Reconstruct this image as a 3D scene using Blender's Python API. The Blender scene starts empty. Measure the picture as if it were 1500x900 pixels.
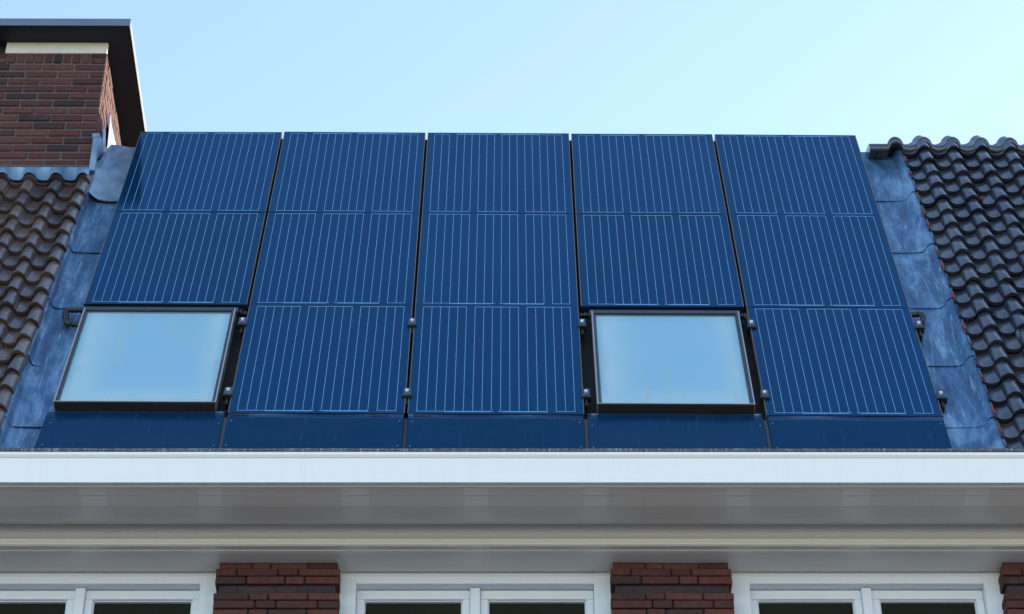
import bpy, bmesh, math, random
from mathutils import Vector, Matrix
random.seed(7)
C = bpy.context.scene.collection
PI = math.pi

# ------------------------------------------------------------------ helpers
def link(o, parent=None):
    C.objects.link(o)
    if parent is not None:
        o.parent = parent
    return o

def thing(name, label, cat, group=None, mat=None):
    o = bpy.data.objects.new(name, None)
    o.empty_display_size = .2
    link(o)
    if mat is not None:
        o.matrix_world = mat
    o['label'] = label
    o['category'] = cat
    if group:
        o['group'] = group
    return o

class MB:
    def __init__(s):
        s.v = []; s.f = []; s.sm = []
    def face(s, pts, smooth=False):
        b = len(s.v); s.v += [tuple(p) for p in pts]
        s.f.append(tuple(range(b, b+len(pts)))); s.sm.append(smooth)
    def box(s, x0, x1, y0, y1, z0, z1, M=None):
        b = len(s.v)
        P = [(x0,y0,z0),(x1,y0,z0),(x1,y1,z0),(x0,y1,z0),(x0,y0,z1),(x1,y0,z1),(x1,y1,z1),(x0,y1,z1)]
        if M: P = [tuple(M(*p)) for p in P]
        s.v += P
        for q in ((0,3,2,1),(4,5,6,7),(0,1,5,4),(1,2,6,5),(2,3,7,6),(3,0,4,7)):
            s.f.append(tuple(b+i for i in q)); s.sm.append(False)
    def cbox(s, x0, x1, y0, y1, z0, z1, c, M=None):
        """box with chamfered edges (c = chamfer)"""
        b = len(s.v); P = []
        X = (x0, x1); Y = (y0, y1); Z = (z0, z1)
        for i in (0,1):
            for j in (0,1):
                for k in (0,1):
                    sx = 1-2*i; sy = 1-2*j; sz = 1-2*k
                    P.append((X[i], Y[j]+sy*c, Z[k]+sz*c))
                    P.append((X[i]+sx*c, Y[j], Z[k]+sz*c))
                    P.append((X[i]+sx*c, Y[j]+sy*c, Z[k]))
        if M: P = [tuple(M(*p)) for p in P]
        s.v += P
        def I(i,j,k,a): return b+((i*2+j)*2+k)*3+a
        F = []
        for i in (0,1):
            F.append((I(i,0,0,0),I(i,1,0,0),I(i,1,1,0),I(i,0,1,0)))
            F.append((I(0,i,0,1),I(1,i,0,1),I(1,i,1,1),I(0,i,1,1)))
            F.append((I(0,0,i,2),I(1,0,i,2),I(1,1,i,2),I(0,1,i,2)))
            for j in (0,1):
                F.append((I(i,j,0,0),I(i,j,1,0),I(i,j,1,1),I(i,j,0,1)))
                F.append((I(i,0,j,0),I(i,1,j,0),I(i,1,j,2),I(i,0,j,2)))
                F.append((I(0,i,j,1),I(1,i,j,1),I(1,i,j,2),I(0,i,j,2)))
                for k in (0,1):
                    F.append((I(i,j,k,0),I(i,j,k,1),I(i,j,k,2)))
        s.f += F; s.sm += [False]*len(F)
    def grid(s, rows, smooth=True, close=False):
        b = len(s.v); n = len(rows[0])
        for r in rows: s.v += [tuple(p) for p in r]
        for i in range(len(rows)-1):
            for j in range(n-1):
                s.f.append((b+i*n+j, b+i*n+j+1, b+(i+1)*n+j+1, b+(i+1)*n+j)); s.sm.append(smooth)
            if close:
                s.f.append((b+i*n+n-1, b+i*n, b+(i+1)*n, b+(i+1)*n+n-1)); s.sm.append(smooth)
    def tube(s, pts, r, n=10, rf=None):
        rows = []
        pts = [Vector(p) for p in pts]
        for i, p in enumerate(pts):
            d = (pts[min(i+1,len(pts)-1)] - pts[max(i-1,0)]).normalized()
            u = d.orthogonal() if abs(d.x) > .95 else d.cross(Vector((1,0,0)))
            u.normalize(); w = d.cross(u)
            rr = rf(i) if rf else r
            rows.append([p + rr*(math.cos(t*2*PI/n)*u + math.sin(t*2*PI/n)*w) for t in range(n)])
        s.grid(rows, True, True)
        s.face(rows[0]); s.face(rows[-1][::-1])
    def extrude_x(s, prof, x0, x1, M=None, nx=1, smooth=False):
        """prof: (y,z) points swept along x"""
        rows = []
        for y, z in prof:
            rows.append([(M(x0+(x1-x0)*k/nx, y, z) if M else (x0+(x1-x0)*k/nx, y, z)) for k in range(nx+1)])
        s.grid(rows, smooth)
    def build(s, name, mat, parent=None, fix=True, label=None):
        me = bpy.data.meshes.new(name)
        me.from_pydata(s.v, [], s.f)
        for p, q in zip(me.polygons, s.sm): p.use_smooth = q
        me.materials.append(mat)
        if fix:
            bm = bmesh.new(); bm.from_mesh(me)
            bmesh.ops.recalc_face_normals(bm, faces=bm.faces)
            bm.to_mesh(me); bm.free()
        o = bpy.data.objects.new(name, me)
        link(o, parent)
        if label: o['label'] = label
        return o

# ------------------------------------------------------------------ roof frame
AL = 1.1725996; GA = 0.0083884
ca, sa = math.cos(AL), math.sin(AL); cg, sg = math.cos(GA), math.sin(GA)
AX = Vector((cg, -sg*ca, -sg*sa)); SX = Vector((sg, cg*ca, cg*sa)); NX = Vector((0, -sa, ca))
def R(a, s, n=0.0): return AX*a + SX*s + NX*n
def roof_matrix(a, s, n=0.0, tw=0, tx=0, ty=0):
    m = Matrix((AX, SX, NX)).transposed().to_4x4()
    m.translation = R(a, s, n)
    return m @ Matrix.Rotation(tx, 4, 'X') @ Matrix.Rotation(ty, 4, 'Y') @ Matrix.Rotation(tw, 4, 'Z')

# ------------------------------------------------------------------ materials
class NT:
    def __init__(s, name):
        s.m = bpy.data.materials.new(name); s.m.use_nodes = True
        s.t = s.m.node_tree; s.p = s.t.nodes['Principled BSDF']; s.out = s.t.nodes['Material Output']
    def n(s, typ, **kw):
        nd = s.t.nodes.new(typ)
        for k, v in kw.items():
            if k[0] == '_':
                key = k[1:]; key = int(key) if key.isdigit() else key.replace('_', ' ')
                if isinstance(v, bpy.types.NodeSocket): s.t.links.new(v, nd.inputs[key])
                else: nd.inputs[key].default_value = v
            else: setattr(nd, k, v)
        return nd
    def set(s, **kw):
        for k, v in kw.items():
            k = k.replace('_', ' ')
            if isinstance(v, bpy.types.NodeSocket): s.t.links.new(v, s.p.inputs[k])
            else: s.p.inputs[k].default_value = v
    def coord(s, scale=(1,1,1), rot=(0,0,0)):
        tc = s.n('ShaderNodeTexCoord')
        mp = s.n('ShaderNodeMapping', _Vector=tc.outputs['Object'], _Scale=scale, _Rotation=rot)
        return mp.outputs[0]
    def noise(s, vec, scale, detail=4, rough=.55, dist=0.0):
        return s.n('ShaderNodeTexNoise', _Vector=vec, _Scale=scale, _Detail=detail, _Roughness=rough, _Distortion=dist).outputs['Fac']
    def ramp(s, fac, stops):
        r = s.n('ShaderNodeValToRGB', _Fac=fac); e = r.color_ramp.elements
        e[0].position, e[0].color = stops[0][0], c4(stops[0][1])
        e[1].position, e[1].color = stops[-1][0], c4(stops[-1][1])
        for p, c in stops[1:-1]:
            x = e.new(p); x.color = c4(c)
        return r.outputs['Color']
    def mix(s, fac, a, b, mode='MIX'):
        m = s.n('ShaderNodeMix', data_type='RGBA', blend_type=mode)
        for idx, v in ((0, fac), (6, a), (7, b)):
            if isinstance(v, bpy.types.NodeSocket): s.t.links.new(v, m.inputs[idx])
            else: m.inputs[idx].default_value = v if idx == 0 else c4(v)
        return m.outputs[2]
    def bump(s, h, strength=.3, dist=.01):
        b = s.n('ShaderNodeBump', _Height=h, _Strength=strength, _Distance=dist)
        s.t.links.new(b.outputs[0], s.p.inputs['Normal'])
def c4(c):
    if isinstance(c, (int, float)): return (c, c, c, 1)
    return (c[0], c[1], c[2], 1)

def simple(name, col, rough=.5, metal=0, var=.15, scale=6, bump=0, spec=.5):
    t = NT(name); v = t.coord()
    f = t.noise(v, scale, 5)
    c = t.mix(f, tuple(x*(1-var) for x in col), tuple(x*(1+var) for x in col))
    t.set(Base_Color=c, Roughness=rough, Metallic=metal, Specular_IOR_Level=spec)
    if bump: t.bump(t.noise(v, scale*6, 4), bump, .004)
    return t.m

M = {}
def ar_glass(t, base, rough, tint, h, bs):
    """anti-reflective blue coating: diffuse body plus a bluish mirror layer that whitens at grazing angles"""
    b = t.n('ShaderNodeBump', _Height=h, _Strength=bs, _Distance=.02)
    d = t.n('ShaderNodeBsdfDiffuse', _Color=base, _Normal=b.outputs[0])
    lw = t.n('ShaderNodeLayerWeight', _Blend=.5, _Normal=b.outputs[0])
    p = t.n('ShaderNodeMath', operation='POWER', _0=lw.outputs['Facing'], _1=6.0)
    col = t.mix(p.outputs[0], tint, (.8, .9, 1))
    g = t.n('ShaderNodeBsdfGlossy', _Color=col, _Roughness=rough, _Normal=b.outputs[0])
    a = t.n('ShaderNodeAddShader', _0=d.outputs[0], _1=g.outputs[0])
    t.t.links.new(a.outputs[0], t.out.inputs[0])
# photovoltaic glass: dark blue, wafers faintly visible
t = NT('solar_glass'); v = t.coord()
sep = t.n('ShaderNodeSeparateXYZ', _Vector=v)
def lines(axis_out, period, width, off=0.0):
    a = t.n('ShaderNodeMath', operation='ADD', _0=axis_out, _1=off+100*period)
    m = t.n('ShaderNodeMath', operation='MODULO', _0=a.outputs[0], _1=period)
    return t.n('ShaderNodeMath', operation='LESS_THAN', _0=m.outputs[0], _1=width).outputs[0]
lx = lines(sep.outputs[0], .1605, .0028, .0805)
ly = lines(sep.outputs[1], .1605, .0028, .02)
g = t.n('ShaderNodeMath', operation='MAXIMUM', _0=lx, _1=ly).outputs[0]
oi = t.n('ShaderNodeObjectInfo')
vv = t.n('ShaderNodeVectorMath', operation='ADD', _0=v, _1=oi.outputs['Location']).outputs[0]
big = t.noise(vv, 2.2, 4, .6)
fine = t.noise(vv, 160, 2, .6)
base = t.mix(big, (.0014, .013, .040), (.0028, .022, .062))
base = t.mix(t.n('ShaderNodeMath', operation='MULTIPLY', _0=fine, _1=.25).outputs[0], base, (.007, .035, .10))
base = t.mix(t.n('ShaderNodeMath', operation='MULTIPLY', _0=g, _1=.45).outputs[0], base, (.002, .011, .036))
pr = t.n('ShaderNodeMath', operation='MULTIPLY', _0=oi.outputs['Random'], _1=.38).outputs[0]
base = t.mix(pr, base, (.0006, .006, .020))
# dust: faint vertical run marks and smudges
st = t.n('ShaderNodeMapping', _Vector=vv, _Scale=(9, .8, 9)).outputs[0]
dust = t.ramp(t.noise(st, 3.0, 6, .62), [(.56, 0), (.78, 1)])
sm = t.ramp(t.noise(vv, 5.5, 7, .7), [(.60, 0), (.80, 1)])
d2 = t.n('ShaderNodeMath', operation='MULTIPLY', _0=dust, _1=sm).outputs[0]
d3 = t.n('ShaderNodeMath', operation='MULTIPLY', _0=d2, _1=.26).outputs[0]
base = t.mix(d3, base, (.20, .22, .24))
sp = t.n('ShaderNodeTexVoronoi', _Vector=vv, _Scale=7.0)
spk = t.n('ShaderNodeMath', operation='LESS_THAN', _0=sp.outputs['Distance'], _1=.022).outputs[0]
spc = t.n('ShaderNodeSeparateColor', _Color=sp.outputs['Color'])
spm = t.n('ShaderNodeMath', operation='GREATER_THAN', _0=spc.outputs[0], _1=.86).outputs[0]
spk = t.n('ShaderNodeMath', operation='MULTIPLY', _0=spk, _1=spm).outputs[0]
base = t.mix(spk, base, (.3, .33, .36))
rgh = t.n('ShaderNodeMapRange', _Value=t.noise(vv, 4, 5), _3=.07, _4=.14).outputs[0]
ar_glass(t, base, rgh, (.011,.050,.098), t.noise(vv, 1.6, 2), .12)
M['glass_pv'] = t.m
t = NT('bus_wire'); t.set(Base_Color=(.12, .33, .58, 1), Roughness=.4, Metallic=0.2)
M['bus'] = t.m
M['alu_frame'] = simple('bronze_anodised', (.20, .17, .15), .4, .6, .3, 20)
# plates below the modules
t = NT('cover_plate_blue'); v = t.coord()
oi = t.n('ShaderNodeObjectInfo')
vv = t.n('ShaderNodeVectorMath', operation='ADD', _0=v, _1=oi.outputs['Location']).outputs[0]
b = t.mix(t.noise(vv, 3, 5, .6), (.0014, .014, .042), (.0026, .021, .060))
stv = t.n('ShaderNodeMapping', _Vector=vv, _Scale=(14, 1.2, 9)).outputs[0]
dd = t.ramp(t.noise(stv, 2.2, 6, .65), [(.58, 0), (.85, 1)])
b = t.mix(t.n('ShaderNodeMath', operation='MULTIPLY', _0=dd, _1=.16).outputs[0], b, (.15, .2, .27))
ar_glass(t, b, .24, (.008,.033,.058), t.noise(vv, 2.0, 3), .4)
M['plate'] = t.m
M['black'] = simple('black_plastic', (.008, .008, .008), .5, 0, .3, 40, .2)
M['underlay'] = simple('black_underlay', (.006, .007, .008), .8, 0, .3, 15)
M['steel'] = simple('bright_steel', (.6, .6, .6), .25, 1, .1, 30)
M['clampm'] = simple('clamp_metal', (.05, .09, .16), .35, .6, .2, 30)
# lead
t = NT('weathered_lead'); v = t.coord((1, 1, 1)); 
f1 = t.noise(t.coord((5, 2.0, 1.2)), 1.6, 7, .66, .4)
f2 = t.noise(v, 9, 6, .7)
f3 = t.noise(t.coord((20, 3, 1.1)), 1.8, 8, .72, .7)
b = t.ramp(f1, [(.34, (.022, .065, .15)), (.5, (.055, .145, .28)), (.66, (.19, .34, .52))])
b = t.mix(t.ramp(f3, [(.55, 0), (.68, .85)]), b, (.33, .49, .66))
b = t.mix(t.ramp(f2, [(.35, .4), (.6, 0)]), b, (.05, .085, .14))
fs = t.noise(v, 34, 3, .6)
b = t.mix(t.ramp(fs, [(.70, 0), (.76, .8)]), b, (.5, .56, .62))
t.set(Base_Color=b, Metallic=.45, Roughness=.38)
t.bump(t.n('ShaderNodeMath', operation='ADD', _0=t.noise(v, 3.5, 3), _1=t.noise(v, 40, 3)).outputs[0], .25, .012)
M['lead'] = t.m
t = NT('smooth_lead'); v = t.coord(); f_ = t.noise(t.coord((4, 2, 2)), 1.5, 5, .55, .3)
t.set(Base_Color=t.mix(t.ramp(t.noise(v, 14, 6, .7), [(.6, 0), (.78, .6)]), t.ramp(f_, [(.35, (.08, .15, .25)), (.65, (.22, .31, .42))]), (.5, .58, .66)), Metallic=.35, Roughness=.42)
t.bump(t.noise(v, 7, 3), .3, .012)
M['lead2'] = t.m
t = NT('zinc_lip'); v = t.coord()
t.set(Base_Color=t.ramp(t.noise(t.coord((3,1,1)), 22, 6, .75), [(.35, (.03,.035,.04)), (.55, (.10,.12,.13)), (.7, (.42,.47,.5))]), Roughness=.5, Metallic=.2)
t.bump(t.noise(v, 60, 4), .6, .004)
M['zinc'] = t.m
# white paint
def paint(name, col, rough, dirt=.1):
    t = NT(name); v = t.coord()
    f = t.noise(t.coord((.8, 6, 9)), 2.0, 6, .6)
    b = t.mix(t.n('ShaderNodeMath', operation='MULTIPLY', _0=f, _1=dirt*2).outputs[0], col, tuple(x*.82 for x in col))
    drip = t.ramp(t.noise(t.coord((22, 1.5, 1.5)), 1.3, 7, .7), [(.56, 0), (.78, .22)])
    b = t.mix(drip, b, tuple(x*.66 for x in col))
    spots = t.ramp(t.noise(v, 55, 3, .5), [(.74, 0), (.79, .5)])
    b = t.mix(spots, b, (.35, .33, .30))
    t.set(Base_Color=b, Roughness=rough)
    t.bump(t.noise(t.coord((.5, 8, 14)), 3.0, 4), .12, .004)
    return t.m
M['white'] = paint('white_gloss_paint', (.80, .80, .78), .3)
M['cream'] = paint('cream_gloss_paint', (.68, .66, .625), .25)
M['casing'] = paint('sky_tinted_white_paint', (.74, .80, .88), .3)  # neutral white paint with the blue of the sky light put into the colour
M['soffit_reflection'] = paint('painted_reflection', (.735, .72, .69), .25, .05)  # soffit cream lightened to paint in its glossy reflections
M['grooveline'] = simple('board_joint', (.20, .19, .17), .7)
M['render'] = simple('cream_render', (.6, .58, .52), .85, 0, .12, 12, .4)
M['coping'] = simple('dark_coping', (.012, .016, .026), .6, 0, .25, 8, .3)
M['coping_edge'] = simple('grey_coping_edge', (.12, .155, .21), .45, .3, .25, 5, .2)
M['mortar'] = simple('mortar', (.085, .075, .07), .9, 0, .3, 30, .6)
M['mortar_dark'] = simple('dark_mortar', (.03, .026, .026), .9, 0, .4, 30, .6)
M['dark_glass'] = simple('dark_window_glass', (.012, .016, .012), .04, 0, .4, 1.2)
M['terracotta'] = simple('broken_terracotta', (.16, .04, .03), .85, 0, .45, 30, .5)
def brickmat(name, stops, rough=.8):
    t = NT(name); v = t.coord()
    ge = t.n('ShaderNodeNewGeometry')
    b = t.ramp(ge.outputs['Random Per Island'], stops)
    n1 = t.noise(v, 45, 6, .7)
    b = t.mix(t.ramp(n1, [(.3, 0), (.75, .65)]), b, (.02, .013, .014))
    n2 = t.noise(v, 14, 6, .7)
    b = t.mix(t.ramp(n2, [(.56, 0), (.72, .4)]), b, (.15, .08, .06))
    lime = t.ramp(t.noise(v, 26, 6, .75), [(.66, 0), (.75, .55)])
    b = t.mix(lime, b, (.30, .26, .23))
    t.set(Base_Color=b, Roughness=rough, Specular_IOR_Level=.3)
    t.bump(t.n('ShaderNodeMath', operation='ADD', _0=n1, _1=n2).outputs[0], .55, .008)
    return t.m
M['brick'] = brickmat('red_brown_brick', [(0, (.026, .016, .018)), (.14, (.06, .021, .020)), (.4, (.086, .024, .022)), (.7, (.105, .029, .026)), (1, (.125, .045, .038))])
M['brick_pier'] = brickmat('dark_red_brick', [(0, (.05, .026, .026)), (.3, (.085, .031, .028)), (.7, (.14, .038, .033)), (1, (.13, .052, .042))])
M['brick_dark'] = brickmat('blue_black_brick', [(0, (.032, .028, .038)), (1, (.048, .038, .045))])
def tilemat(name, stops, lich, rough, sheen):
    t = NT(name); v = t.coord()
    ge = t.n('ShaderNodeNewGeometry')
    b = t.ramp(ge.outputs['Random Per Island'], stops)
    n1 = t.noise(v, 7, 6, .65)
    b = t.mix(t.ramp(n1, [(.45, 0), (.75, .6)]), b, sheen)
    n2 = t.noise(v, 30, 6, .75)
    b = t.mix(t.ramp(n2, [(.62, 0), (.74, lich)]), b, (.32, .30, .25))
    t.set(Specular_IOR_Level=.7, Coat_Weight=.45, Coat_Roughness=.18, Base_Color=b, Roughness=t.n('ShaderNodeMapRange', _Value=n2, _3=rough-.12, _4=rough+.18).outputs[0])
    t.bump(n2, .2, .004)
    return t.m
M['tile_brown'] = tilemat('brown_black_glazed_tile', [(0, (.030, .022, .022)), (.5, (.060, .041, .037)), (1, (.105, .070, .058))], .6, .30, (.11, .085, .075))
M['tile_black'] = tilemat('blue_black_glazed_tile', [(0, (.007, .011, .021)), (.5, (.013, .018, .029)), (1, (.026, .027, .034))], .35, .25, (.028, .036, .052))
M['slate'] = simple('slate_grey_strip', (.035, .042, .055), .5, .2, .2, 12)
M['screwm'] = simple('dull_screw', (.25, .28, .32), .45, .8, .1, 30)
M['pvend'] = simple('dark_blue_edge', (.006, .025, .055), .4, .2, .1, 20)
M['ribbed'] = simple('ribbed_grey_vent', (.16, .19, .24), .45, .4, .2, 20)
# ground
t = NT('street_paving'); v = t.coord()
br = t.n('ShaderNodeTexBrick', _Vector=v, _Scale=4.0, _Color1=(.15, .14, .125, 1), _Color2=(.19, .18, .16, 1), _Mortar=(.10, .10, .09, 1))
t.set(Base_Color=br.outputs['Color'], Roughness=.9)
M['ground'] = t.m
t = NT('wall_brickwork'); v = t.coord((1, 1, 1), (PI/2, 0, 0))
br = t.n('ShaderNodeTexBrick', _Vector=v, _Scale=1.0, _Color1=(.14, .045, .035, 1), _Color2=(.19, .06, .05, 1), _Mortar=(.14, .13, .12, 1))
br.inputs['Brick Width'].default_value = .22; br.inputs['Row Height'].default_value = .06; br.inputs['Mortar Size'].default_value = .006
t.set(Base_Color=br.outputs['Color'], Roughness=.9)
M['wallbrick'] = t.m
M['bitumen'] = simple('bitumen', (.05, .05, .05), .9)
# skylight pane: clear glass over a pale pleated blind
t = NT('clear_pane')
tr = t.n('ShaderNodeBsdfTransparent', _Color=(.86, .93, .97, 1)); gl = t.n('ShaderNodeBsdfGlossy', _Roughness=.03)
fr = t.n('ShaderNodeFresnel', _IOR=1.6)
mx = t.n('ShaderNodeMixShader', _0=fr.outputs[0], _1=tr.outputs[0], _2=gl.outputs[0])
t.t.links.new(mx.outputs[0], t.out.inputs[0]); M['pane'] = t.m
t = NT('pale_blind'); v = t.coord()
gx = t.n('ShaderNodeSeparateXYZ', _Vector=t.n('ShaderNodeTexCoord').outputs['Generated'])
def edge(sock, lo, hi):
    o_ = t.n('ShaderNodeMapRange', interpolation_type='SMOOTHSTEP', _Value=sock, _1=lo, _2=hi, _3=1.0, _4=0.0).outputs[0]
    i_ = t.n('ShaderNodeMapRange', interpolation_type='SMOOTHSTEP', _Value=sock, _1=.015, _2=.07, _3=0.0, _4=1.0).outputs[0]
    return t.n('ShaderNodeMath', operation='MULTIPLY', _0=o_, _1=i_).outputs[0]
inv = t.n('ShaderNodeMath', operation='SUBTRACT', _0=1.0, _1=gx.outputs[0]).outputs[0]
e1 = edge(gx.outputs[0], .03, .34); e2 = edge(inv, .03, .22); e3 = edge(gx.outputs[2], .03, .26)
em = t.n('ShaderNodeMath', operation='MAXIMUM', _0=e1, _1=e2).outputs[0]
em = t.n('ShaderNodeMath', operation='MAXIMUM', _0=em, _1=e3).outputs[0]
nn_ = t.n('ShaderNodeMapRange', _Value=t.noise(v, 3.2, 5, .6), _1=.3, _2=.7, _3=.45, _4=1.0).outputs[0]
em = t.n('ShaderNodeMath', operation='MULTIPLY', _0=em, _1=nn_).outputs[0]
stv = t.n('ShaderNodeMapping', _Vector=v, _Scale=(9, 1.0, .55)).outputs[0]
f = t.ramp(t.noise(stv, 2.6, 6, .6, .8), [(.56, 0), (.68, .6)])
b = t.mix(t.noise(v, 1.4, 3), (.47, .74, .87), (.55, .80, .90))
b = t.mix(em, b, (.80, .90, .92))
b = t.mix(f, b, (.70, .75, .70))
t.set(Base_Color=b, Roughness=.6); M['blind'] = t.m
M['skyframe'] = simple('dark_window_frame', (.05, .06, .08), .4, .5, .2, 10)
M['skyedge'] = simple('aluminium_edge', (.5, .47, .45), .3, .85, .15, 20)
M['skybrown'] = simple('brown_window_front', (.035, .028, .025), .45, .3, .3, 6)

# ------------------------------------------------------------------ setting
GZ = -10.07
m = MB(); m.face([(-300,-300,GZ),(300,-300,GZ),(300,300,GZ),(-300,300,GZ)])
go = m.build('ground', M['ground'], fix=False); go['kind'] = 'structure'

house = thing('row_house', 'brick row house with white cornice, steep tiled roof, two skylights and a wide brick chimney', 'house')
house.location = (0, 0, GZ)
bpy.context.view_layer.update()
def hp(o):
    """parent an object built in world coordinates to the house"""
    o.parent = house; o.matrix_parent_inverse = house.matrix_world.inverted(); return o
def sub(o, p):
    o.parent = p; o.matrix_parent_inverse = Matrix.Identity(4); return o

XL, XR = -5.6, 5.6
# wall body
m = MB()
m.box(XL, XR, .10, 7.0, GZ, -2.45); m.box(XL, XR, .35, 7.0, -2.45, -.80)
m.box(XL, XR, -.11, .10, GZ, -2.45)
hp(m.build('wall', M['wallbrick']))

# brick piers ------------------------------------------------------
def pier(x0, x1):
    courses = MB(); dark = MB()
    zt = -.782; ch = .0615
    z = zt; i = 0
    tops = [(-.782, -.8255, .012, 0), (-.829, -.872, 0, 0), (-.879, -.925, 0, 0), (-.934, -.981, .016, 1), (-.985, -1.027, -.002, 0)]
    zz = -1.031
    while zz > -2.42:
        tops.append((zz, zz-.047, .0, 0)); zz -= .0545
    for i, (za, zb, rec, dk) in enumerate(tops):
        tgt = dark if dk else courses
        xa, xb = x0+rec*1.2, x1-rec*1.2
        pat = [.5, 1, .5, 1] if i % 2 else [.9, .5, 1, .8]
        if i % 3 == 2: pat = pat[::-1]
        tot = sum(pat); x = xa; gap = .008
        for q, p in enumerate(pat):
            w = (xb-xa)*p/tot
            j = random.uniform(-.0025, .0025)
            tgt.cbox(x+gap*.5*(q > 0), x+w-gap*.5*(q < len(pat)-1), -.12+rec+j, .0+rec, zb+random.uniform(-.001,.001), za+random.uniform(-.001,.001), .004)
            x += w
    w = courses.build('brick_pier', M['brick_pier']); hp(w)
    d = dark.build('dark_course', M['brick_dark']); d.parent = w
    mm = MB(); mm.box(x0+.022, x1-.022, -.100, .02, -2.45, -.786)
    o = mm.build('mortar', M['mortar_dark']); o.parent = w
    return w
P_ = [(-3.58, -2.93+.02), (-1.484, -.828), (.610, 1.252), (2.690, 3.34), (4.78, 5.43)]
for a, b in P_: pier(a, b)
# dark course / mortar above are children of a pier whose parent inverse carries the house offset

# windows ------------------------------------------------------------
def window(cx, hw, x0, x1):
    """casing fills the bay x0..x1; opening cx-hw..cx+hw"""
    yf = -.017
    m = MB()
    m.cbox(x0, cx-hw, yf, .14, -2.40, -.784, .003)
    m.cbox(cx+hw, x1, yf, .14, -2.40, -.784, .003)
    m.cbox(cx-hw-.001, cx+hw+.001, yf+.0005, .14, -.856, -.785, .003)
    m.cbox(x0-.03, x1+.03, yf-.06, .14, -2.45, -2.40, .006)
    w = m.build('window', M['casing']); hp(w)
    zt = -.860; ys = .040
    m = MB(); m.cbox(cx-.026, cx+.026, ys-.022, .12, -2.40, -.8585, .003)
    o = m.build('mullion', M['casing']); o.parent = w
    for s in (-1, 1):
        xa, xb = (cx-hw, cx-.026) if s < 0 else (cx+.026, cx+hw)
        fw = .042
        m = MB()
        m.cbox(xa+.001, xb-.001, ys, .085, -.918, zt, .003)
        m.cbox(xa+.001, xa+fw, ys, .085, -2.40, -.9185, .003)
        m.cbox(xb-fw, xb-.001, ys, .085, -2.40, -.9185, .003)
        # glazing bead
        gb = .007
        m.cbox(xa+fw, xb-fw, ys+.012, .08, -.9185-gb, -.9187, .002)
        m.cbox(xa+fw+.0002, xa+fw+gb, ys+.012, .08, -2.40, -.9187-gb, .002)
        m.cbox(xb-fw-gb, xb-fw-.0002, ys+.012, .08, -2.40, -.9187-gb, .002)
        o = m.build('sash', M['casing']); o.parent = w
        m = MB(); m.box(xa+fw, xb-fw, ys+.030, ys+.036, -2.39, -.920)
        g_ = m.build('glass', M['dark_glass']); g_.parent = w
    return w
window(-2.215, .640, -2.93+.02, -1.484+.03)
window(-.110, .634, -.828-.03, .610+.03)
window(1.983, .628, 1.252-.03, 2.690+.03)
window(4.075, .630, 3.34-.03, 4.78+.03)
window(-4.30, .640, -5.0, -3.58+.03)

# cornice ------------------------------------------------------------
def sweep(name, prof, mat, parent=None, nx=24, wob=0.0, x0=XL, x1=XR, smooth=False):
    m = MB(); rows = []
    for k, (y, z) in enumerate(prof):
        r_ = []
        for i in range(nx+1):
            x = x0+(x1-x0)*i/nx
            r_.append((x, y+wob*math.sin(x*2.3+k*.2), z+wob*math.sin(x*1.7+1)))
        rows.append(r_)
    m.grid(rows, smooth)
    m.face([r_[0] for r_ in rows]); m.face([r_[-1] for r_ in rows][::-1])
    return m.build(name, mat)
cor = hp(sweep('cornice', [(-.655,-.685),(-.700,-.690),(-.7,-.5335),(-.704,-.5315),(-.712,-.520),(-.714,-.504),(-.690,-.500),(-.60,-.50),(-.60,-.66),(-.655,-.66)], M['white'], wob=.0006))
# soffit with board joints and cove
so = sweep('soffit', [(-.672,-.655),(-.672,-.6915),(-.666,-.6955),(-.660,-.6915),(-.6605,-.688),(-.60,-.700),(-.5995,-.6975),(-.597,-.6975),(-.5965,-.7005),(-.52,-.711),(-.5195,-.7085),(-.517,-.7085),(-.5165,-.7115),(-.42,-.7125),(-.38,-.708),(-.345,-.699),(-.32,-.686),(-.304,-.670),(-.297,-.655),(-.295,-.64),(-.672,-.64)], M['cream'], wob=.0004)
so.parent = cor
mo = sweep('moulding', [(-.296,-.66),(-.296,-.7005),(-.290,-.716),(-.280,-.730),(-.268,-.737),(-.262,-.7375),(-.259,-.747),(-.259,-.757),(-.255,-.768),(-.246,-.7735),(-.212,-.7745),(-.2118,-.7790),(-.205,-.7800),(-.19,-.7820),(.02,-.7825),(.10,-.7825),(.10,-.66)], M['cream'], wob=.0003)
mo.parent = cor
for a, b in ((-2.166,-2.025),(-1.548,-1.424),(-.804,-.663),(-.167,-.042),(.454,.579),(1.2,1.324),(1.805,1.947),(2.445,2.57)):  # thin paler plates: reflections in the glossy soffit, painted as colour
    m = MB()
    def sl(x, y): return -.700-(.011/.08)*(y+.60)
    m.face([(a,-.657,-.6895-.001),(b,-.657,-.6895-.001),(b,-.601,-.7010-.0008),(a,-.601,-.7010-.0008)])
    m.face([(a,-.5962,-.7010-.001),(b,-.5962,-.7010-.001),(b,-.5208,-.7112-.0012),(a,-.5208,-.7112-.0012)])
    o = m.build('reflection_patch', M['soffit_reflection'], fix=False); o.parent = cor
# zinc gutter lip and trough
def lip_rows():
    m = MB(); rows = []
    prof = [(-.690,-.5005),(-.716,-.5005),(-.7175,-.492),(-.716,-.482),(-.708,-.4785),(-.694,-.4790),(-.690,-.490),(-.66,-.56),(-.30,-.58),(-.245,-.52)]
    nx = 260
    for k, (y, z) in enumerate(prof):
        r_ = []
        for i in range(nx+1):
            x = XL+(XR-XL)*i/nx
            w = .0012*math.sin(x*9+k)+random.uniform(-.0009,.0009) if k < 7 else 0
            r_.append((x, y+w*.6, z+w))
        rows.append(r_)
    m.grid(rows, True)
    return m
o = lip_rows().build('zinc_gutter', M['zinc']); o.parent = cor

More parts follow.
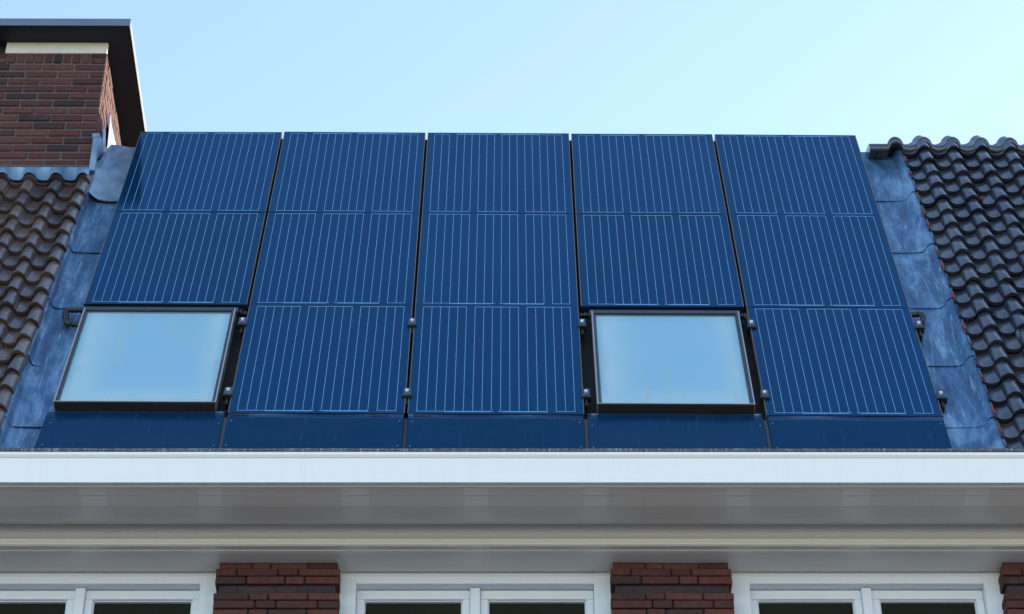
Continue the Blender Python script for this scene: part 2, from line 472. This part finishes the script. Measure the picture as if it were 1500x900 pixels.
# roof body under everything ------------------------------------------
m = MB()
m.box(XL, XR, -.6, 4.44, -.20, -.095, R)
roof = hp(m.build('roof', M['underlay']))
m = MB()
top = R(0, 4.44, -.1)
m.face([(XL, top.y, top.z-.03), (XR, top.y, top.z-.03), (XR, 7.0, top.z+.25), (XL, 7.0, top.z+.25)])
m.face([(XL, 7.0, top.z+.25), (XR, 7.0, top.z+.25), (XR, 7.0, -.8), (XL, 7.0, -.8)])
for X in (XL, XR):
    m.face([(X, -.2, -.8), (X, top.y, top.z-.03), (X, 7.0, top.z+.25), (X, 7.0, -.8)])
rr_=MB(); rr_.box(-2.50, 2.50, 4.44, 4.60, -.16, -.050, R); sub(rr_.build('top_batten', M['underlay']), roof)
o = m.build('roof_deck', M['bitumen'], fix=False); o.parent = roof

# pantiles ---------------------------------------------------------------
def prof_n(t):
    if t < .5: return -.021*max(0,math.sin(PI*t/.5))**.65
    return .050*max(0,math.sin(PI*min(1, (t-.5)/.5)))**.60
def tile(m, a0, w, s0, ln, lift, jit=0, tlo=0.0, thi=1.04, th=.025, drop=None):
    ts = [0,.03,.08,.16,.25,.34,.42,.47,.5,.515,.54,.58,.63,.69,.75,.81,.87,.92,.96,.985,1.0,1.04]
    ts = [x for x in ts if tlo-1e-6 <= x <= thi+1e-6]
    if ts[0] > tlo: ts = [tlo]+ts
    if ts[-1] < thi: ts.append(thi)
    vs = [0, .04, .5, 1]
    da = random.uniform(-.003, .003)+jit; dr = random.uniform(-.006, .006); tw = random.uniform(-.006, .006)
    dn = random.uniform(-.002, .004)
    def P(t, v, off):
        n = prof_n(min(t, 1.0)) if t <= 1 else -.002
        nn = n+dn + lift*(1-v) + off - (.003 if v == 0 and off > -.001 else 0)
        return R(a0+t*w+da+tw*(v-.5), s0+dr+v*ln, nn)
    top = [[P(t, v, 0) for t in ts] for v in vs]
    bot = [[P(t, v, -th) for t in ts] for v in (0, 1)]
    m.grid(top, True)
    m.grid([[P(t, 0, -.0025) for t in ts], bot[0]], False)  # front lip below uses its own verts
    m.grid([top[0], [P(t, 0, -.0025) for t in ts]], False)
    m.grid(bot, True)
    for j in (0, -1):
        m.grid([[r_[j] for r_ in top], [P(ts[j], v, -th) for v in vs]], False)
def weld(o, d=.0002):
    bm = bmesh.new(); bm.from_mesh(o.data)
    bmesh.ops.remove_doubles(bm, verts=bm.verts, dist=d)
    bmesh.ops.recalc_face_normals(bm, faces=bm.faces)
    bm.to_mesh(o.data); bm.free()

# right field
m = MB(); w = .2035; G = .2107
for c in range(0, 13):
    a0 = 3.005 - .75*w + c*w
    for k in range(-1, 20):
        s0 = .243-.018 + G*k
        if c == 0: tile(m, a0+.0, w, s0, G*1.22, .036, tlo=0.0)
        else: tile(m, a0, w, s0, G*1.22, .036)
tr_ = m.build('tiled_roof', M['tile_black'], fix=False, label='blue-black glazed pantiles right of the solar panels'); weld(tr_, 1e-5); sub(tr_, roof)
# left field
m = MB(); wl = .1835
for c in range(0, 16):
    a0 = -2.835 - .75*wl - c*wl
    for k in range(-3, 16):
        s0 = .654+.004 + .2122*k
        if s0 > 3.72: continue
        tile(m, a0, wl, s0, .2122*1.22, .036, thi=1.0 if c == 0 else 1.04)
tl_ = m.build('tiled_roof', M['tile_brown'], fix=False, label='brownish glazed pantiles below the chimney'); weld(tl_, 1e-5); sub(tl_, roof)

# projecting row of tiles along the top right
m = MB()
path = [(.02,-.012),(.002,-.010),(-.008,.008),(-.010,.030),(-.004,.050),(.012,.066),(.04,.078),(.25,.16)]
b0 = R(0, 4.292, .035)
for c in range(-1, 12):
    a_c = 2.808 + .2035*c
    ts = [i/30 for i in range(31)]
    if c == -1: continue
    rows = []
    dz = random.uniform(-.002, .002)
    for (py, pz) in path:
        r_ = []
        for tt in ts:
            aa = a_c - .75*.2035 + tt*.2085 + .003
            if c == 0 and tt < .2: aa -= (0.2-tt)*.16
            pn = prof_n(min(1, tt))
            if c == 0 and tt < .5: pn = -.010
            q = R(aa, 4.292, .035)
            r_.append((q.x, q.y+py-.25*pn, q.z+pz+.95*pn+dz))
        rows.append(r_)
    m.grid(rows, True)
    m.grid([rows[0], [(x, y+.22, z-.008) for x, y, z in rows[0]]], False)
    if c == 0: m.face([r_[0] for r_ in rows]+[(rows[0][0][0], rows[0][0][1]+.22, rows[0][0][2]-.008)])
o = m.build('top_tile_course', M['tile_black'], fix=True); sub(o, roof)

# broken terracotta edges beside the right lead strip
def chip(a, s_, L, n0, wide=.010):
    m = MB(); rows = []
    for i in range(7):
        f = i/6; rr_ = wide*math.sin(PI*(.15+.7*f))*random.uniform(.6, 1.2)
        rows.append([R(a+rr_*math.cos(q*PI/3)+.004*math.sin(f*9), s_+L*f, n0+rr_*math.sin(q*PI/3)*1.5-.012*f) for q in range(6)])
    m.grid(rows, False, True); m.face(rows[0]); m.face(rows[-1])
    sub(m.build('broken_edge', M['terracotta']), roof)
for k in (0, 1, 3, 6, 8, 10, 11, 13, 14, 15, 17, 18):
    chip(2.856, .243+G*k+random.uniform(.0, .03), random.uniform(.05, .13), .030)
chip(3.268, 3.395, .035, .045, .016)

# ribbed vent slotted under a tile
m = MB()
for i in range(16):
    a = 3.165+i*.011
    m.cbox(a, a+.0075, 1.36, 1.52, .005, .042+.012*math.sin(PI*i/15), .002, R)
m.box(3.160, 3.345, 1.355, 1.53, -.01, .030, R)
o = m.build('vent', M['ribbed']); sub(o, roof)

# lead strips with laps ----------------------------------------------------
def lead_strip(side):
    laps = [-.4, .402, 1.142, 1.903, 2.699, 3.513, 4.43]
    if side > 0: laps = [-.4, .450, 1.196, 1.963, 2.765, 3.587, 4.44]
    for i in range(len(laps)-1):
        s0, s1 = laps[i], laps[i+1]+.05
        if i == len(laps)-2: s1 = laps[i+1]
        if side < 0 and i == len(laps)-2: s1 = 3.9
        m = MB(); rows = []
        if side < 0: cross = [(-2.50,-.060),(-2.60,-.058),(-2.68,-.058),(-2.745,-.056),(-2.765,-.050),(-2.778,-.030),(-2.785,.0),(-2.795,.016),(-2.83,.018)]
        else: cross = [(2.48,-.060),(2.56,-.058),(2.66,-.058),(2.755,-.056),(2.785,-.052),(2.803,-.036),(2.815,-.012),(2.832,.004),(2.87,.005)]
        ns = 30
        ph = random.uniform(0, 6)
        for k in range(ns+1):
            f = k/ns; s = s0+(s1-s0)*f
            lift = .005*(1-f) + (.002 if f < .02 else 0)
            rw = []
            for j, (a, n) in enumerate(cross):
                u = j/(len(cross)-1)
                round_ = 0.022*max(0, (u-.62))**2*7 if k == 0 else (0.022*max(0, (u-.62))**2*7)*(1-min(1, f*20))
                wv = .0022*math.sin(s*7+ph+u*5)+.0016*math.sin(s*17+u*9+ph)
                rw.append(R(a+.002*math.sin(s*5+ph), s+round_+.004*math.sin(u*6+ph)*(1-f), n+lift+wv*(1 if j < 5 else .4)))
            rows.append(rw)
        m.grid(rows, True)
        low = [p-NX*.004 for p in rows[0]]
        m.grid([rows[0], low], False)
        o = m.build('lead_flashing', M['lead'], fix=True)
        sub(o, roof)
lead_strip(-1); lead_strip(1)

# ------------------------------------------------------------------ chimney
CX1 = -2.767; CY = 1.42; CX0 = -4.75; CYB = 3.0
m = MB()
L = .218; J = .0095; CH = .0727
def brow(y0, z0, z1, off, x0, x1):
    x = x1
    first = True
    lens = []
    while x > x0:
        l = L if not (first and off) else L*.47
        first = False
        j = random.uniform(-.003, .003)
        m.cbox(max(x-l, x0-.05), x, CY+j, CY+.09, z0+random.uniform(-.002,.002), z1+random.uniform(-.002,.002), .008)
        x -= l+J
zt = 4.577
nrow = int((zt-3.50)/CH+.5)
rows_z = []
z = zt-.004
i = 0
while z > 3.35:
    brow(CY, z-CH+.0105, z, i % 2 == 1, CX0, CX1-random.uniform(0,.003))
    rows_z.append(z); z -= CH; i += 1
# soldier course with stretchers at the corner
for (za, zb) in ((4.581, 4.627), (4.636, 4.683)):
    m.cbox(CX1-.112, CX1-.002, CY, CY+.09, za, zb, .005)
x = CX1-.122
for i in range(9):
    m.cbox(x-.0565, x, CY+random.uniform(-.004,.004), CY+.09, 4.582, 4.683+random.uniform(-.003,.002), .008); x -= .066
x -= .0
while x > CX0:
    for (za, zb) in ((4.581, 4.627), (4.636, 4.683)):
        m.cbox(max(CX0-.05, x-L), x, CY, CY+.09, za, zb, .005)
    x -= L+J
# right side face
zz = [(z_-CH+.0125, z_) for z_ in rows_z] + [(4.581, 4.627), (4.636, 4.683)]
for i, (za, zb) in enumerate(zz):
    y = CY+.002 + (L*.47 if i % 2 == 0 else L)
    y += J
    y0 = CY+.093
    while y < CYB:
        m.cbox(CX1-.09, CX1+random.uniform(-.004,.003), y0, min(y, CYB), za, zb, .005)
        y0 = y+J; y += L+J
ch = m.build('chimney', M['brick'], label='wide dark red brick chimney with flat projecting coping'); hp(ch)
m = MB(); m.box(CX0, CX1-.008, CY+.008, CYB, 3.3, 4.684)
sub(m.build('mortar', M['mortar']), ch)
m = MB(); m.cbox(-3.500, CX1-.006, CY+.004, CY+.035, 4.686, 4.797, .004)
sub(m.build('render_band', M['render']), ch)
m = MB(); m.cbox(CX0, -3.62, CY+.03, CYB-.03, 4.686, 4.797, .006); m.box(-3.62,CX1-.20,CY+.045,CYB-.1,4.686,4.797)
sub(m.build('flue_opening', M['coping']), ch)
m = MB(); m.cbox(CX0-.2, -2.604, 1.262, 3.22, 4.798, 4.860, .004)
sub(m.build('coping_slab', M['coping']), ch)
m = MB()
m.cbox(CX0-.2, -2.598, 1.2555, 1.2615, 4.7945, 4.868, .002)
m.cbox(-2.6035, -2.5975, 1.262, 3.22, 4.7945, 4.868, .002)
m.box(CX0-.2, -2.604, 1.262, 3.22, 4.861, 4.8675)
sub(m.build('coping_trim', M['coping_edge']), ch)
# front apron dressed over the tiles
m = MB(); rows = []
nx = 150
def tl_n(a):
    t_ = ((a-(-2.835-.75*wl))/wl) % 1.0
    return prof_n(t_)
xs = [CX0+(CX1-CX0+.0)*i/nx for i in range(nx+1)]
s_line = lambda a: 3.66-.012*math.cos((a+2.835)/wl*2*PI)
for k, f in enumerate([0, .06, .3, .55, .8, 1.0]):
    r_ = []
    for x in xs:
        a = x-.03
        hi = Vector((x, CY-.012, 3.548)); 
        lo = R(a, s_line(a), tl_n(a)+.052)
        p = hi.lerp(lo, f)
        bulge = .018*math.sin(PI*f)
        p = p + NX*(-bulge*.2)
        if 0 < f < 1: p.y += (tl_n(a)*-.8)*f*(1-f)*2
        r_.append(p)
    rows.append(r_)
m.grid(rows, True)
m.grid([rows[-1], [p-NX*.006 for p in rows[-1]]], False)
m.grid([[Vector((x, CY+.01, 3.552)) for x in xs], rows[0]], False)
sub(m.build('lead_apron', M['lead2']), ch)
m = MB(); m.box(CX0, CX1-.02, CY-.016, CY+.02, 3.548, 3.560)
sub(m.build('mortar_fillet', M['mortar']), ch)
# vertical corner strip
m = MB(); m.cbox(CX1-.012, CX1+.030, CY-.030, CY+.02, 3.50, 3.845, .004); m.cbox(CX1-.020, CX1+.032, CY-.034, CY-.010, 3.812, 3.852, .004)
sub(m.build('corner_flashing', M['lead2']), ch)
# gusset sweeping from roof up the side of the chimney, its lower edge dressed over the first tile
m = MB(); rows = []
ns = 30; nu = 22
for k in range(ns+1):
    f = k/ns; cross = []
    for j in range(nu+1):
        u = j/nu
        e = max(0, (u-.50)/.50)
        s_lo = 3.485 + .27*e**2.6 + .004*math.sin(u*14)
        s = s_lo + (4.44-s_lo)*f
        wall = min(1, max(0, (s-3.78)/.10))
        aL = -2.825*(1-wall) + (CX1+.010)*wall
        a = -2.52 + (aL+2.52)*min(1, u/.93)
        h = -.047 + e**1.7*(.105*(1-wall)+.085*(1-f)*wall+.02*wall)
        h += .0035*math.sin(s*12+u*6)*(1-e*.5) + .0025*math.sin(s*27+u*11) + .012*math.exp(-((f-.0)/.05)**2)*(1-e)
        p = R(a, s, h)
        if u > .93 and wall > .5: p += NX*(.05*(1-f)*(u-.93)/.07)
        cross.append(p)
    rows.append(cross)
m.grid(rows, True); m.grid([rows[0], [p-NX*.007 for p in rows[0]]], False)
sub(m.build('lead_gusset', M['lead2']), ch)
# pointed step flashings
for tri in (((1.600,3.80),(1.776,3.955),(1.66,4.06),(1.536,4.086)), ((1.80,4.10),(2.07,4.40),(1.80,4.33),(1.692,4.354)), ((1.47,3.70),(1.60,3.80),(1.53,3.93),(1.47,3.90))):
    m = MB(); x = CX1+.010
    q = [Vector((x+.004*k, y, z)) for k, (y, z) in enumerate(tri)]; e_x = Vector((.004,0,0))
    m.face(q); m.face([p+e_x for p in q])
    for i in range(4):
        m.face([q[i], q[(i+1)%4], q[(i+1)%4]+e_x, q[i]+e_x])
    sub(m.build('step_flashing', M['lead2']), ch)

# ------------------------------------------------------------------ skylights
def skylight(a0, a1, s0, s1, label):
    cx = (a0+a1)/2
    root = None
    m = MB()
    # outer frame box (surround)
    fw = .012
    def ring(m, x0, x1, y0, y1, w, n0, n1, c=.002, wb=None):
        wb = wb or w
        m.cbox(x0, x0+w, y0, y1, n0, n1, c, R); m.cbox(x1-w, x1, y0, y1, n0, n1, c, R)
        m.cbox(x0+w, x1-w, y0, y0+wb, n0, n1, c, R); m.cbox(x0+w, x1-w, y1-w, y1, n0, n1, c, R)
    ring(m, a0+.009, a1-.009, s0+.006, s1-.004, fw, -.06, .028, wb=.008)
    fr = m.build('skylight', M['skyframe'], label=label); sub(fr, house); fr.matrix_parent_inverse = house.matrix_world.inverted()
    m = MB()
    m.cbox(a0, a0+.0085, s0, s1, -.05, .034, .002, R); sub(m.build('edge_trim', M['skyedge']), fr); m = MB(); m.cbox(a1-.0085, a1, s0, s1, -.05, .034, .002, R); sub(m.build('edge_trim', M['skyedge']), fr); m = MB()
    m.cbox(a0+.009, a1-.009, s0+.001, s0+.0055, .027, .033, .001, R)
    sub(m.build('edge_trim', M['skyedge']), fr)
    m = MB(); m.cbox(a0+.009, a1-.009, s0-.004, s0+.0005, -.09, .026, .001, R)
    sub(m.build('front_apron', M['skybrown']), fr)
    m = MB(); m.cbox(a0-.01, a1+.01, s1+.004, s1+.055, -.05, .012, .004, R)
    sub(m.build('top_hood', M['skyframe']), fr)
    m = MB(); x0, x1, y0, y1 = a0+.023, a1-.023, s0+.013, s1-.020
    m.face([R(x0,y0,.020),R(x1,y0,.020),R(x1,y1,.020),R(x0,y1,.020)])
    sub(m.build('pane', M['pane'], fix=False), fr)
    m = MB(); rows = []
    n = 90
    # blind, its surface hanging a little below the glass
    m.face([R(x0,y0,.004),R(x1,y0,.004),R(x1,y1,.004),R(x0,y1,.004)])
    sub(m.build('blind', M['blind'], fix=False), fr)
    m = MB()
    x0 -= .0005; b = .005
    m.box(x0, x0+b, y0, y1, -.028, .016, R); m.box(x1-b, x1, y0, y1, -.028, .016, R)
    m.box(x0+b, x1-b, y1-b, y1, -.028, .012, R); m.box(x0+b, x1-b, y0, y0+b*.5, -.028, .016, R)
    sub(m.build('glazing_spacer', M['skyedge']), fr)
    return fr
skylight(-2.545, -1.610, .558, 1.748, 'skylight in the leftmost column, pale blue with faint streaks')
skylight(.583, 1.493, .562, 1.738, 'skylight in the second column from the right, pale blue and clean')

# ------------------------------------------------------------------ solar panels
PWd = 1.013; PH = 1.3715
def panel_meshes():
    hw = PWd/2
    # frame: thin side walls round the laminate, local x=a y=s z=n, origin bottom centre
    f = MB()
    w = .004
    O = [(-hw,0),(hw,0),(hw,PH),(-hw,PH)]; I_ = [(-hw+w,.003),(hw-w,.003),(hw-w,PH-.003),(-hw+w,PH-.003)]
    zt_, zb_ = .0008, -.042
    for k in range(4):
        l = (k+1) % 4
        f.face([(*O[k],zt_),(*O[l],zt_),(*I_[l],zt_),(*I_[k],zt_)])
        f.face([(*O[k],zb_),(*O[l],zb_),(*O[l],zt_),(*O[k],zt_)])
        f.face([(*I_[k],zb_),(*I_[l],zb_),(*I_[l],zt_),(*I_[k],zt_)])
        f.face([(*O[k],zb_),(*O[l],zb_),(*I_[l],zb_),(*I_[k],zb_)])
    g = MB(); g.box(-hw+w, hw-w, .003, PH-.003, -.008, 0)
    b = MB()
    lw = .0031; x0 = -.455; dx = .91/17
    xs = [x0+dx*i for i in range(18)]
    ya, yb = .030, PH-.022
    def hb(xa, xb, y, w2): b.box(xa-lw/2, xb+lw/2, y-w2/2, y+w2/2, .0002, .0012)
    for x in xs: b.box(x-lw/2, x+lw/2, ya, yb, .0002, .0010)
    for i in (0, 6, 12): hb(xs[i], xs[i+5], yb+.001, .0058)
    hb(xs[0], xs[8]+.012, ya-.001, .0050); hb(xs[3], xs[8]-.006, ya-.006, .0065)
    hb(xs[9]-.012, xs[14], ya-.001, .0050); hb(xs[9]+.012, xs[14], ya-.006, .0065); hb(xs[15], xs[17], ya-.001, .0050)
    return f, g, b
f, g, b = panel_meshes()
proto = thing('solar_panel', 'x', 'solar panel', 'solar panels laid in five columns on the roof')
pf = f.build('panel_frame', M['alu_frame'], proto); pg = g.build('cell_laminate', M['glass_pv'], proto); pb = b.build('busbar_lines', M['bus'], proto)
weld(pf)
pf.data.materials.append(M['pvend'])
for q in pf.data.polygons:
    if q.center.y < .01 or q.center.y > PH-.01: q.material_index = 1
parts = (pf, pg, pb)
cols = ['leftmost', 'second', 'middle', 'fourth', 'rightmost']
labels = {
 (0,0): 'leftmost solar panel of the top row, beside the chimney, its upper left corner darker',
 (0,1): 'second solar panel from the left in the top row',
 (0,2): 'middle solar panel of the top row',
 (0,3): 'second solar panel from the right in the top row',
 (0,4): 'rightmost solar panel of the top row, beside the right lead strip',
 (1,0): 'solar panel directly above the left skylight',
 (1,1): 'second solar panel from the left in the middle row',
 (1,2): 'solar panel at the centre of the middle row',
 (1,3): 'solar panel directly above the right skylight',
 (1,4): 'rightmost solar panel of the middle row, beside the right lead strip',
 (2,1): 'bottom row solar panel directly right of the left skylight',
 (2,2): 'bottom row solar panel directly left of the right skylight',
 (2,4): 'bottom row solar panel directly right of the right skylight, beside the lead strip',
}
first = True
panels = {}
for (row, c), lab in labels.items():
    a = (c-2)*1.03; s = .4872 + .001 + (2-row)*1.374
    tx = math.radians(random.uniform(-.10, .10)); ty = math.radians(random.uniform(-.12, .12))
    mat = roof_matrix(a, s, 0, 0, tx, ty)
    if row == 0: mat = mat @ Matrix.Translation((0, PH, 0)) @ Matrix.Rotation(PI, 4, 'Z')
    if first: p = proto; first = False
    else:
        p = proto.copy(); C.objects.link(p)
        for q in parts:
            qq = q.copy(); C.objects.link(qq); qq.parent = p
    p.matrix_world = mat
    p['label'] = lab
    panels[(row, c)] = p

# clamps: part of the bottom panels
def clamp_mb():
    a_ = MB(); a_.cbox(-.022, .022, -.03, .045, -.03, .018, .004); 
    b_ = MB(); b_.cbox(-.030, .030, -.046, -.030, -.03, .014, .003); b_.cbox(-.008,.008,-.11,-.046,-.05,-.005,.003)
    c_ = MB(); c_.tube([(0,.012,.010),(0,.012,.020),(0,.012,.026),(0,.012,.028)], .011, 10, lambda i: (.011,.011,.009,.004)[i])
    c_.cbox(-.009,.009,-.002,.034,.012,.0205,.003)
    return a_, b_, c_
a_, b_, c_ = clamp_mb()
k0 = a_.build('clamp', M['clampm']); k1 = b_.build('clamp_foot', M['black'], k0); k2 = c_.build('bolt', M['steel'], k0)
firstk = True
for (row, c), ax_list in {(2,1): (-1.566+.008, -.518), (2,2): (.524,), (2,4): (1.562, 2.590)}.items():
    p = panels[(row, c)]
    for ax_ in ax_list:
        for s in (1.615, .722):
            if firstk: k = k0; kk = (k1, k2); firstk = False
            else:
                k = k0.copy(); C.objects.link(k)
                for q in (k1, k2):
                    qq = q.copy(); C.objects.link(qq); qq.parent = k
            k.parent = p
            k.matrix_parent_inverse = Matrix.Identity(4)
            k.matrix_basis = p.matrix_world.inverted() @ roof_matrix(ax_, s, .0)
# right skylight's left clamps belong to the middle panel: done above (a = .524)

# cover plates ----------------------------------------------------------
plab = ['dark blue cover plate under the left skylight, at the left end of the row',
        'dark blue cover plate second from the left, with two black slots along its top',
        'dark blue cover plate in the middle of the row above the gutter',
        'dark blue cover plate directly under the right skylight',
        'rightmost dark blue cover plate, ending at the right lead strip']
for i in range(5):
    a = (i-2)*1.03
    top = .5525 if i in (0, 3) else .486
    n1 = -.027 if i in (0, 3) else -.003; nb = -.006
    hwL, hwR = .502, .502
    if i == 0: hwL = .52
    P = thing('cover_plate', plab[i], 'cover plate', 'cover plates between panels and gutter', roof_matrix(a, 0, 0))
    m = MB(); rows = []
    prof = [(-.35, nb-.012), (-.02, nb-.004), (.2, nb*.5+n1*.5), (top-.055, n1), (top-.004, n1+.0005), (top, n1-.006), (top, -.05)]
    for (y, n) in prof:
        rows.append([(-hwL+(hwL+hwR)*q/10, y, n+.0016*math.sin(q*.9+y*8+i*2)*(n > -.04)) for q in range(11)])
    m.grid(rows, True)
    for e in (0, -1):
        m.face([r_[e] for r_ in rows]+[(rows[-1][e][0], -.35, -.05)])
    m.build('sheet', M['plate'], P, fix=True)
    for sx in (-1, 1):
        for sy in (.12, .40):
            mm = MB(); x = sx*(hwR-.022); n1_ = n1; n1 = nb if sy < .2 and i in (0, 3) else (n1 if i not in (0,3) else n1+.004)
            mm.tube([(x, sy, n1-.003), (x, sy, n1+.0025), (x, sy, n1+.004)], .0045, 8, lambda q: (.0038,.0038,.002)[q])
            mm.build('screw', M['screwm'], P); n1 = n1_
    if i < 4:
        mm = MB(); mm.box(.505, .525, -.35, .47, -.05, -.022); mm.build('joint_strip', M['slate'], P)
    slots = {1: ((-.49,-.385),(.315,.42)), 2: ((-.475,-.37),), 3: ()}.get(i, ())
    for (xa, xb) in slots:
        mm = MB(); mm.cbox(xa, xb, top-.026, top-.006, n1-.002, n1+.003, .001)
        mm.build('slot', M['black'], P)

# dark joint strips between the cover plates
for i in range(4):
    pass

# corrugated cable conduits ------------------------------------------------
def conduit(pts, label, r=.019):
    # smooth path then ribbed radius
    P = []
    for i in range(len(pts)-1):
        a, b_ = Vector(pts[i]), Vector(pts[i+1])
        n = max(2, int((b_-a).length/.007))
        for k in range(n): P.append(a.lerp(b_, k/n))
    P.append(Vector(pts[-1]))
    for it in range(3):
        P = [P[0]]+[(P[i-1]+P[i]+P[i+1])/3 for i in range(1, len(P)-1)]+[P[-1]]
    m = MB(); m.tube([R(*p) for p in P], r, 12, lambda i: r*(1.0 if (i//2) % 2 else .80)*(1.12 if (i//9) % 3 == 0 else 1))
    o = m.build('cable_conduit', M['black'])
    o['label'] = label; o['category'] = 'cable'; o['group'] = 'cable conduits beside the panels'
    return o
conduit([(-2.50,1.800,-.015),(-2.655,1.795,-.010),(-2.668,1.775,-.012),(-2.640,1.640,-.02),(-2.615,1.622,-.02),(-2.53,1.625,-.03)], 'black corrugated conduit looping out at the top left corner of the left skylight')
conduit([(-1.66,1.80,-.03),(-1.58,1.795,-.02),(-1.52,1.79,-.05)], 'short black conduit between the left skylight and the panel right of it', .02)
conduit([(1.46,1.79,-.03),(1.54,1.775,-.02),(1.57,1.68,-.03),(1.56,1.58,-.05)], 'black conduit between the right skylight and the panel right of it', .020)
conduit([(2.56,1.800,-.02),(2.630,1.785,-.005),(2.640,1.76,-.008),(2.612,1.66,-.012)], 'short black elbow conduit at the right edge of the array on the lead strip', .018)
conduit([(.50,1.80,-.04),(.56,1.80,-.03),(.62,1.79,-.04)], 'short black conduit at the top left corner of the right skylight', .016)

# ------------------------------------------------------------------ camera
cam = bpy.data.cameras.new('camera'); co = bpy.data.objects.new('camera', cam); C.objects.link(co)
yaw, pit, rol = 0.01489492845624473, 0.7034243465739304, -0.008586471637791674
F = Vector((math.sin(yaw)*math.cos(pit), math.cos(yaw)*math.cos(pit), math.sin(pit)))
rt = Vector((math.cos(yaw), -math.sin(yaw), 0)); up = rt.cross(F)
Rr = math.cos(rol)*rt + math.sin(rol)*up; Uu = -math.sin(rol)*rt + math.cos(rol)*up
mt = Matrix((Rr, Uu, -F)).transposed().to_4x4(); mt.translation = Vector((-0.068711827659039, -11.273228248615235, -8.46893227169864))
co.matrix_world = mt
cam.sensor_width = 36; cam.sensor_fit = 'HORIZONTAL'; cam.lens = 3707.5922/1500*36; cam.clip_end = 2000; cam.clip_start = .1
bpy.context.scene.camera = co

# ------------------------------------------------------------------ light
EL = math.radians(16); AZ = math.radians(50)   # azimuth from +y (behind the house) towards +x (right)
sd = Vector((math.sin(AZ)*math.cos(EL), math.cos(AZ)*math.cos(EL), math.sin(EL)))
sl_ = bpy.data.lights.new('sun', 'SUN'); sl_.energy = 3.0; sl_.angle = math.radians(.53); sl_.color = (1, .86, .68)
so_ = bpy.data.objects.new('sun', sl_); C.objects.link(so_); so_.rotation_euler = sd.to_track_quat('Z', 'Y').to_euler()
W = bpy.data.worlds.new('World'); bpy.context.scene.world = W; W.use_nodes = True
nt = W.node_tree; bg = nt.nodes['Background']; sk = nt.nodes.new('ShaderNodeTexSky')
sk.sky_type = 'NISHITA'; sk.sun_disc = False; sk.sun_elevation = EL; sk.sun_rotation = AZ
sk.air_density = 1.0; sk.dust_density = .35; sk.ozone_density = .9
tint = nt.nodes.new('ShaderNodeMix'); tint.data_type = 'RGBA'; tint.blend_type = 'MULTIPLY'
tint.inputs[0].default_value = 1; tint.inputs[7].default_value = (1.01, .975, 1.0, 1)
nt.links.new(sk.outputs[0], tint.inputs[6]); nt.links.new(tint.outputs[2], bg.inputs[0]); bg.inputs[1].default_value = .15
vs = bpy.context.scene.view_settings
vs.view_transform = 'Standard'; vs.look = 'None'; vs.gamma = 1; vs.use_curve_mapping = False; vs.exposure = 1.85
